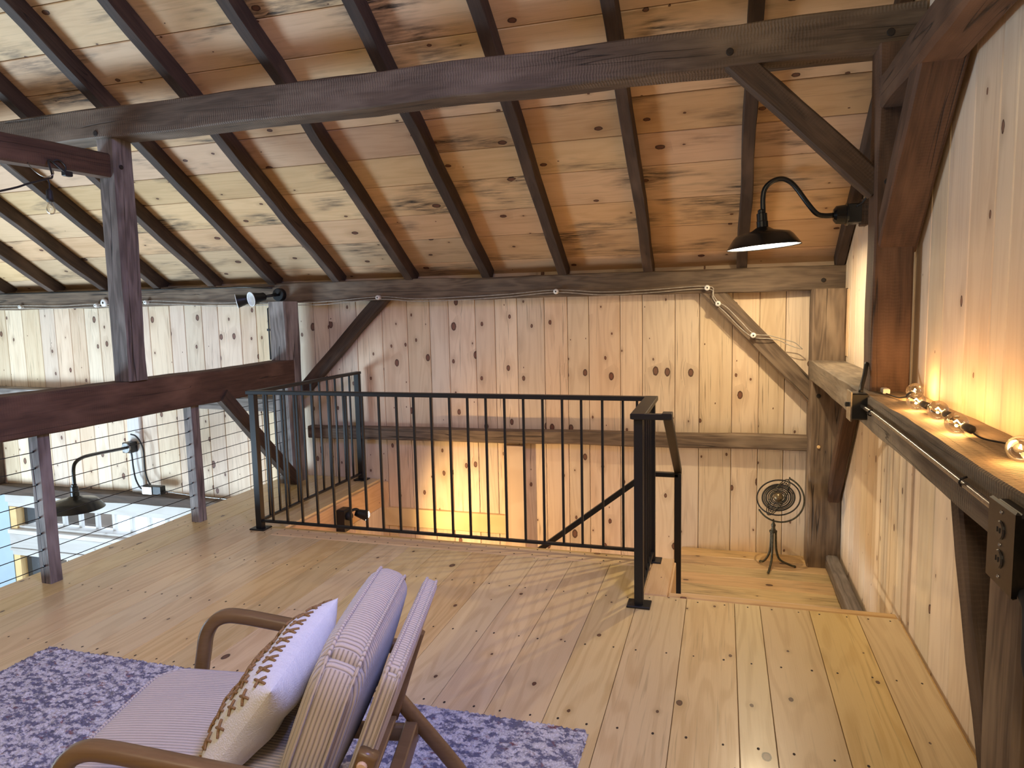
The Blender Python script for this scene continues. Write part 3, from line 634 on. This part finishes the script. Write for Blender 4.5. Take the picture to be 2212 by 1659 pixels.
cd = empty('conduit', (-5.5,5.6,1.84), 'thin dark conduit along the top of the plate, turning down the grey wall post', 'conduit')
MB().tube([(-8.4,5.585,1.832),(-4.3,5.585,1.806),(-4.0,5.585,1.79)],.007,8).build('pipe','conduit',cd,smooth=True)
MB().tube([(-3.85,5.39,1.64),(-3.915,5.385,1.6),(-3.915,5.385,1.14)],.007,8).build('pipe','cord',cd,smooth=True)
MB().box(-3.93,-3.90,5.375,5.39,1.40,1.42).build('strap','cord',cd)

# patio cord with a bulb, upper left
pc = empty('patio_string_light', (-3.7,3.15,2.4), 'black outdoor cord with one clear bulb hanging from a hook at upper left', 'string light')
MB().tube(smoothpath([(-3.5,1.6,1.86),(-3.55,2.2,2.03),(-3.60,2.795,2.221),(-3.62,2.954,2.282),(-3.63,3.08,2.33),(-3.65,3.13,2.35),(-3.68,3.15,2.40),(-3.70,3.157,2.445),(-3.72,3.19,2.458),(-3.72,3.24,2.43),(-3.715,3.285,2.40)],6),.0055,8).build('cord','cord',pc,smooth=True)
MB().tube(smoothpath([(-3.63,3.085,2.33),(-3.628,3.09,2.30),(-3.628,3.085,2.26)],4),.004,8).build('drop_cord','cord',pc,smooth=True)
MB().lathe([(.001,.05),(.008,.05),(.016,.04),(.018,0),(.018,-.02),(.001,-.02)],14,Matrix.Translation((-3.628,3.085,2.225))).build('socket','cord',pc,smooth=True)
MB().lathe([(.010,0),(.012,-.01),(.022,-.035),(.023,-.045),(.018,-.062),(.008,-.071),(.0005,-.073)],16,Matrix.Translation((-3.628,3.085,2.205))).build('bulb','glass',pc,smooth=True)
MB().tube(smoothpath([(-3.735,3.20,2.45),(-3.72,3.24,2.47),(-3.715,3.28,2.44),(-3.72,3.27,2.40)],4),.005,6).build('cord_end','cord',pc,smooth=True)
MB().box(-3.735,-3.705,3.265,3.315,2.385,2.415,None,.004).build('plug','cord',pc)
MB().tube(smoothpath([(-3.74,3.06,2.425),(-3.70,3.06,2.38),(-3.66,3.09,2.345),(-3.63,3.12,2.36),(-3.64,3.13,2.385)],4),.003,6).build('hook','steel',pc,smooth=True)

# ------------------------------------------------------------------ electric gear on the right beam
sb = empty('switch_box', (.6,3.44,1.0), 'black metal switch box on the near face of the right beam below the tall post', 'switch box')
MB().box(.555,.622,3.40,3.50,1.02,1.14,None,.006).build('box_body','black',sb)
MB().box(.550,.556,3.395,3.505,1.012,1.148,None,.002).build('cover','steel',sb)
MB().box(.535,.552,3.44,3.46,1.075,1.095,None,.003).build('toggle','cord',sb)
MB().tube(smoothpath([(.60,3.46,1.14),(.61,3.50,1.16),(.63,3.55,1.21),(.645,3.60,1.26)],5),.010,8).build('cord','cord',sb,smooth=True)
ob = empty('outlet_box', (.6,1.76,.95), 'black outlet box with two receptacles at the right edge, end of the pipe', 'outlet box')
MB().box(.595,.66,1.655,1.795,.92,1.10,None,.008).build('box_body','gunmetal',ob)
pl = MB().box(.586,.597,1.65,1.80,.915,1.105,None,.005).build('cover_plate','gunmetal',ob)
for y in (1.70,1.75):
    pass
for z in (1.045,.980):
    mx = frame((.588,1.725,z),(.578,1.725,z))@Matrix.Rotation(math.pi/2,4,'Y')
    rc_ = MB().lathe([(.001,.006),(.019,.006),(.021,.003),(.021,0)],20,mx).build('receptacle','receptacle',ob)
    for dy in (-.007,.007): MB().box(.5805,.5825,1.725+dy-.0015,1.725+dy+.0015,z-.005,z+.006).build('slot','cord',rc_)
for y, z in ((1.725,1.085),(1.725,1.012),(1.725,.94)):
    MB().sphere((.587,y,z),.005,8,6).build('screw','steel',ob,smooth=True)
cr = empty('conduit_pipe', (.6,2.6,1.078), 'shiny steel pipe running along the right beam between the two boxes', 'pipe')
MB().tube(smoothpath([(.598,3.41,1.083),(.598,3.32,1.084),(.604,3.1,1.082),(.602,2.4,1.077),(.600,1.95,1.073),(.600,1.785,1.071)],4),.0085,10).build('pipe','steel',cr,smooth=True)
for y in (3.22,2.02): MB().tube([(.602,y,1.068),(.592,y,1.07),(.588,y,1.078),(.592,y,1.088),(.606,y,1.094)],.003,6).build('strap','iron',cr,smooth=True)

tag_c = MB().tube(smoothpath([(.612,1.66,.93),(.606,1.615,.915),(.603,1.60,.87),(.606,1.60,.80),(.622,1.60,.73),(.645,1.61,.64),(.65,1.62,.50),(.65,1.62,.01)],6),.013,10).build('power_cable','cord',None,None,True,label='thick black cable hanging below the outlet box at the right edge',category='cable')
sl_ = empty('globe_string_lights', (.72,2.7,1.13), 'string of lit clear globe bulbs lying on the rough right beam', 'string lights')
gb = [(.778,3.288),(.705,2.955),(.716,2.716),(.695,2.437),(.727,2.04),(.70,1.66)]
soc = [(.745,3.235),(.742,2.865),(.748,2.64),(.735,2.345),(.752,2.15),(.74,1.76)]
cord = [(.70,3.47,1.137),(.707,3.378,1.137),(.723,3.30,1.137)]
for (gx_, gy), (sx, sy) in zip(gb, soc):
    g = Vector((gx_,gy,1.168)); s_ = Vector((sx,sy,1.152)); d = (s_-g).normalized()
    bu = MB().sphere(g,.034,20,12).build('globe_bulb','glass',sl_,smooth=True)
    MB().tube([g+d*.028,g+d*.012+Vector((0,0,.004)),g+Vector((0,0,.010)),g-d*.006+Vector((0,0,.004)),g-d*.012],.0018,6).build('filament','bulb_on',bu,smooth=True)
    MB().tube([g+d*.030,g+d*.036,g+d*.065,g+d*.067],.013,12,rs=[.012,.013,.013,.008]).build('socket','cord',sl_,smooth=True)
    e = g+d*.066; cord += [(e.x,e.y,1.150),(e.x+.02,e.y-.04,1.138),(.78+.02*math.sin(gy*9),e.y-.11,1.137)]
MB().tube(smoothpath(cord,5),.003,6).build('cord','cord',sl_,smooth=True)
MB().box(.688,.716,3.44,3.50,1.134,1.158,Matrix(),.004).build('plug','porc',sl_)
MB().box(.694,.700,3.50,3.512,1.14,1.15).box(.706,.712,3.50,3.512,1.14,1.15).build('prongs','steel',sl_)

# ------------------------------------------------------------------ armillary sculpture on the landing
ar = empty('armillary_sculpture', (.38,5.42,-.435), 'bronze armillary globe sculpture on three curved legs standing on the lower landing', 'sculpture')
zt = -.435
for (fx_, fy_) in ((.288,5.50),(.535,5.44),(.335,5.27)):
    dx, dy = fx_-.375, fy_-5.42; L = math.hypot(dx,dy); dx/=L; dy/=L
    P_ = [(.375+dx*.018,5.42+dy*.018,zt+.285),(.375+dx*.020,5.42+dy*.020,zt+.20),(.375+dx*.028,5.42+dy*.028,zt+.12),(.375+dx*.055,5.42+dy*.055,zt+.060),(.375+dx*(L-.03),5.42+dy*(L-.03),zt+.022),(.375+dx*(L-.004),5.42+dy*(L-.004),zt+.016),(.375+dx*L,5.42+dy*L,zt+.007)]
    MB().tube(smoothpath(P_,5),.0085,8).build('leg','bronze',ar,smooth=True)
MB().lathe([(.001,.272),(.028,.275),(.028,.288),(.012,.292),(.018,.300),(.012,.305),(.014,.318),(.017,.330),(.010,.345),(.006,.360),(.006,.375),(.001,.376)],14,Matrix.Translation((.375,5.42,zt))).build('stem','bronze',ar,smooth=True)
C_ = Vector((.405,5.40,.115)); view = (Vector((0,0,1.55))-C_).normalized()
rx = Vector((1,0,0)) - view*view.x; rx.normalize(); ry = view.cross(rx)
def ring(rad, nrm, r_, a0=0, a1=360, name='ring', mat='iron', n=48, par=ar, c=C_):
    nrm = Vector(nrm).normalized(); a = nrm.orthogonal().normalized(); b = nrm.cross(a)
    # make a the direction closest to picture right
    pr = rx - nrm*rx.dot(nrm)
    if pr.length > .1: a = pr.normalized(); b = nrm.cross(a)
    full = a1-a0 >= 360; k = n if full else n+1
    pts = [c + (a*math.cos(math.radians(a0+(a1-a0)*i/n))+b*math.sin(math.radians(a0+(a1-a0)*i/n)))*rad for i in range(k)]
    return MB().tube(pts,r_,8,close=full).build(name,mat,par,smooth=True)
# outer arc open at upper left
ring(.168, view, .0065, -150, 66, 'outer_arc', 'bronze', c=C_+rx*.010-ry*.012)
tl = (view*.80 + ry*.50 - rx*.12)
ring(.152, tl, .0055, name='ring')
for q, w_ in ((.113,.0065),(.100,.0042),(.087,.0065),(.072,.004),(.058,.0055),(.046,.004)): ring(q, tl, w_, name='ring')
MB().sphere(C_,.036,20,12).build('centre_ball','brass',ar,smooth=True)
ax = (rx*.47+ry*.88).normalized()
for q, tw in ((.15,.30),(.138,-.22),(.118,.42)):
    nv = (ax.cross(view)*.93 + view*tw).normalized(); ring(q, nv, .0032, name='thin_ring', mat='bronze')
MB().tube([C_-ax*.155,C_+ax*.165],.0028,6).build('axis_rod','bronze',ar,smooth=True)
MB().sphere(C_+ax*.168,.006,8,6).sphere(C_+(-rx*.62+ry*1.1)*.0,.001,4,3).build('axis_tip','bronze',ar,smooth=True)

# ------------------------------------------------------------------ rug
def grid_mesh(name, nx, ny, fn, mat, parent=None, mtx=None, smooth=True, **props):
    import numpy as np
    co = fn(nx, ny); me = bpy.data.meshes.new(name)
    idx = np.arange(nx*ny).reshape(ny,nx); q = np.stack([idx[:-1,:-1],idx[:-1,1:],idx[1:,1:],idx[1:,:-1]],-1).reshape(-1,4)
    me.vertices.add(nx*ny); me.vertices.foreach_set('co', co.astype('f').ravel())
    me.loops.add(q.size); me.loops.foreach_set('vertex_index', q.ravel().astype('i'))
    me.polygons.add(len(q)); me.polygons.foreach_set('loop_start', (np.arange(len(q))*4).astype('i')); me.polygons.foreach_set('loop_total', np.full(len(q),4,'i'))
    me.polygons.foreach_set('use_smooth', np.full(len(q),smooth)); me.update(calc_edges=True); me.validate()
    return link(name, me, mat, parent, mtx, **props)
import numpy as np
rg = empty('rug', (-1.74,1.5,0), 'lavender grey shag rug flecked with rust and navy under the armchair', 'rug')
RX0, RX1, RY0, RY1 = -3.02, -.455, .45, 2.355
MB().box(RX0+.005,RX1-.005,RY0,RY1-.005,.001,.012,None,.003).build('backing','rug',rg)
def pile(nx, ny):
    rs = np.random.RandomState(3); X, Y = np.meshgrid(np.linspace(RX0,RX1,nx), np.linspace(RY0,RY1,ny))
    a = rs.rand(ny,nx)
    low = sum(rs.rand()*np.sin(X*k1+Y*k2+p) for k1,k2,p in ((31,17,1),(53,-41,2),(-23,61,4),(91,13,3)))*.25
    sm = (a+np.roll(a,1,0)+np.roll(a,1,1)+np.roll(np.roll(a,1,0),1,1))/4
    Z = .015+.012*sm+.004*a+.0015*low
    e = np.minimum.reduce([X-RX0,RX1-X,Y-RY0+.02,RY1-Y]); Z = np.where(e<.006,.003,Z)
    return np.stack([X+(rs.rand(ny,nx)-.5)*.005,Y+(rs.rand(ny,nx)-.5)*.005,Z],-1).reshape(-1,3)
grid_mesh('pile', 520, 380, pile, 'rug', rg, kind='stuff')

# ------------------------------------------------------------------ armchair (local x forward, local y to the camera side)
OC = Vector((-1.2,1.45,0)); Fd = Vector((-.970,-.242,0)).normalized(); Zv = Vector((0,0,1)); Yv = Zv.cross(Fd)
CM = Matrix(((Fd.x,Yv.x,0,OC.x),(Fd.y,Yv.y,0,OC.y),(0,0,1,OC.z),(0,0,0,1)))
ch = empty('armchair', OC, 'beige corduroy lounge armchair with brown bentwood arms standing on the rug', 'armchair', mtx=CM)
def cushion(name, hx_, hy_, hz_, rad, puff, mtx, parent, n=14, mat='cord_fab', RC=.085):
    vs = {}; mb = MB()
    def mapv(x, y, z):
        p = Vector((x*hx_, y*hy_, z*hz_)); c = Vector((max(-hx_+rad,min(hx_-rad,p.x)),max(-hy_+rad,min(hy_-rad,p.y)),max(-hz_+rad,min(hz_-rad,p.z))))
        d = p-c
        if d.length > 1e-6: p = c + d.normalized()*rad
        qx = max(-hx_+RC,min(hx_-RC,p.x)); qy = max(-hy_+RC,min(hy_-RC,p.y)); ex, ey = p.x-qx, p.y-qy
        if ex and ey:
            g_ = max(abs(ex),abs(ey))/math.hypot(ex,ey); p.x = qx+ex*g_; p.y = qy+ey*g_
        k = (1-x*x)*(1-y*y); p.z += puff*k*z
        k2 = (1-z*z); p.x += .35*puff*k2*x*(1-y*y*.5); p.y += .2*puff*k2*y
        return p
    ts = [-1+2*i/n for i in range(n+1)]
    fsx = [-1,-.97,-.93,-.88]+[-.8+1.6*i/n for i in range(n+1)]+[.88,.93,.97,1]
    def face(f_):
        m_ = len(fsx); base = len(mb.v)
        for a in fsx:
            for b in fsx: mb.v.append(tuple(mapv(*f_(a,b))))
        for i in range(m_-1):
            for j in range(m_-1): mb.f.append((base+i*m_+j, base+(i+1)*m_+j, base+(i+1)*m_+j+1, base+i*m_+j+1))
    face(lambda a,b:(a,b,1)); face(lambda a,b:(b,a,-1)); face(lambda a,b:(b,1,a)); face(lambda a,b:(a,-1,b)); face(lambda a,b:(1,a,b)); face(lambda a,b:(-1,b,a))
    o = mb.build(name, mat, parent, mtx, smooth=True)
    for s_ in (1,-1):
        pts = []; m2 = 12; cr_ = RC
        for cx, cy, a0 in ((hx_-cr_,hy_-cr_,0),(-hx_+cr_,hy_-cr_,90),(-hx_+cr_,-hy_+cr_,180),(hx_-cr_,-hy_+cr_,270)):
            for k in range(5):
                a = math.radians(a0+k*22.5); pts.append((cx+cr_*math.cos(a),cy+cr_*math.sin(a),s_*(hz_-rad*.45)))
        # densify the straight runs
        out = []
        for i,p in enumerate(pts):
            q = pts[(i+1)%len(pts)]; L = math.dist(p,q); kk = max(1,int(L/.04))
            for j in range(kk): out.append(tuple(p[t_]+(q[t_]-p[t_])*j/kk for t_ in range(3)))
        out = [(x*1.004,y*1.004,z) for x,y,z in out]
        MB().tube(out,.0042,8,close=True).build('piping','cord_fab',o,mtx,smooth=True)
    return o
def loc(x, y, z, ang=0, axis='Y'): return CM @ Matrix.Translation((x,y,z)) @ Matrix.Rotation(ang,4,axis)
cushion('seat_cushion', .295,.285,.062,.030,.022, loc(.085,0,.405,math.radians(-4)), ch)
# back cushion: leans 20 degrees; its local z is the thickness
bt = math.radians(21)
def back_frame(ux, uz, off=0):
    Xl = Vector((-math.sin(bt),0,math.cos(bt)))       # up along the back
    Zl = Vector((math.cos(bt),0,math.sin(bt)))        # towards the sitter
    Yl = Zl.cross(Xl)
    m = Matrix(((Xl.x,Yl.x,Zl.x,ux),(Xl.y,Yl.y,Zl.y,0),(Xl.z,Yl.z,Zl.z,uz),(0,0,0,1)))
    return CM @ m
cushion('back_cushion', .215,.285,.056,.044,.020, back_frame(-.288,.615), ch, RC=.12)
cushion('back_panel', .235,.272,.022,.018,.004, back_frame(-.385,.555), ch, RC=.05)
# bentwood arms: one swept strip each from the floor, over the front bend, to the back post
def sweep(pts, w, h, y, mat='chair_wood', name='arm', parent=ch, bend=0):
    P = smoothpath([(a,0,b) for a,b in pts],6); mb = MB(); n = len(P)
    for i,p in enumerate(P):
        t = ((P[i+1] if i<n-1 else p)-(P[i-1] if i else p)).normalized(); nr = Vector((-t.z,0,t.x))
        c = min(w,h)*.22
        for sy, sn in ((-w/2,-h/2+c),(-w/2+c,-h/2),(w/2-c,-h/2),(w/2,-h/2+c),(w/2,h/2-c),(w/2-c,h/2),(-w/2+c,h/2),(-w/2,h/2-c)):
            q = p+nr*sn; mb.v.append((q.x,y+sy,q.z))
    for i in range(n-1):
        for k in range(8): mb.f.append((i*8+k,i*8+(k+1)%8,(i+1)*8+(k+1)%8,(i+1)*8+k))
    mb.f.append(tuple(range(8))[::-1]); mb.f.append(tuple((n-1)*8+k for k in range(8)))
    return mb.build(name,mat,parent,CM.copy(),smooth=True)
for y in (-.332,.332):
    sweep([(.345,.012),(.325,.20),(.290,.42),(.275,.50),(.262,.56),(.235,.601),(.195,.620),(.14,.617),(.05,.600),(-.15,.560),(-.34,.521),(-.385,.512)],.040,.040,y)
    sweep([(-.28,.44),(-.36,.34),(-.50,.16),(-.60,.012)],.032,.042,y*.93,name='rear_leg')
    sweep([(-.412,.595),(-.392,.54),(-.372,.48),(-.32,.32)],.028,.045,y*.87,name='back_post')
    sweep([(.315,.30),(.1,.29),(-.2,.27),(-.40,.26)],.030,.050,y*.90,name='seat_rail')
    mx = CM @ Matrix.Translation((-.398,y*.87+(.016 if y>0 else -.016),.57)) @ Matrix.Rotation(math.radians(-90 if y>0 else 90),4,'X')
    if y > 0: MB().lathe([(.001,.006),(.010,.006),(.012,.002),(.012,-.002)],14,mx).build('plug','trim',ch)
MB().box(.27,.31,-.31,.31,.27,.33,CM,.004).build('front_rail','chair_wood',ch)
MB().box(-.40,-.36,-.31,.31,.24,.30,CM,.004).build('rear_rail','chair_wood',ch)
for k in range(5): MB().box(-.34+.13*k,-.30+.13*k,-.30,.30,.318,.330,CM,.003).build('seat_slat','chair_wood',ch)

# lumbar pillow with embroidered crosses
pw, ph, pt = .255,.155,.072
pa = math.radians(38)
Xl = Vector((-math.sin(pa),0,math.cos(pa))); Zl = Vector((math.cos(pa),0,math.sin(pa))); Yl = Zl.cross(Xl)
PM = CM @ Matrix(((Xl.x,Yl.x,Zl.x,-.090),(0,Yl.y,0,.0),(Xl.z,Yl.z,Zl.z,.590),(0,0,0,1)))
def psurf(a, b, s_):
    x = a*ph*(1-.09*(1-b*b)); y = b*pw*(1-.06*(1-a*a)); t = pt*((1-a**4)*(1-b**4))**.62 + .004*math.sin(a*9+b*5)*(1-a*a)*(1-b*b)
    return Vector((x,y,s_*max(t,0.)))
pi_ = empty('throw_pillow', (PM.translation), 'white lumbar pillow with brown embroidered crosses leaning on the armchair back', 'pillow', mtx=PM)
n = 34
for s_, nm_ in ((1,'front_panel'),(-1,'back_panel')):
    mb = MB()
    for i in range(n+1):
        for j in range(n+1):
            a = math.sin((i/n-.5)*math.pi); b = math.sin((j/n-.5)*math.pi); mb.v.append(tuple(psurf(a,b,s_)))
    for i in range(n):
        for j in range(n):
            q = (i*(n+1)+j,(i+1)*(n+1)+j,(i+1)*(n+1)+j+1,i*(n+1)+j+1); mb.f.append(q if s_>0 else q[::-1])
    mb.build(nm_,'cotton',pi_,PM.copy(),smooth=True)
for ia in range(6):
    for ib in range(10):
        a0 = -.84+ia*.335; b0 = -.88+ib*.195+(.05 if ia%2 else 0)
        if abs(b0) > .93: continue
        mb = MB(); e = .013
        for sg in (1,-1):
            L = []
            for q in (-1,-.4,.4,1):
                p = psurf(a0+q*e/ph, b0+sg*q*e/pw*1.0, 1); p.z += .0025+.002*(1-q*q); L.append(p)
            mb.tube(smoothpath(L,2),.0034,6)
        mb.build('embroidered_cross','stitch',pi_,PM.copy(),smooth=True)
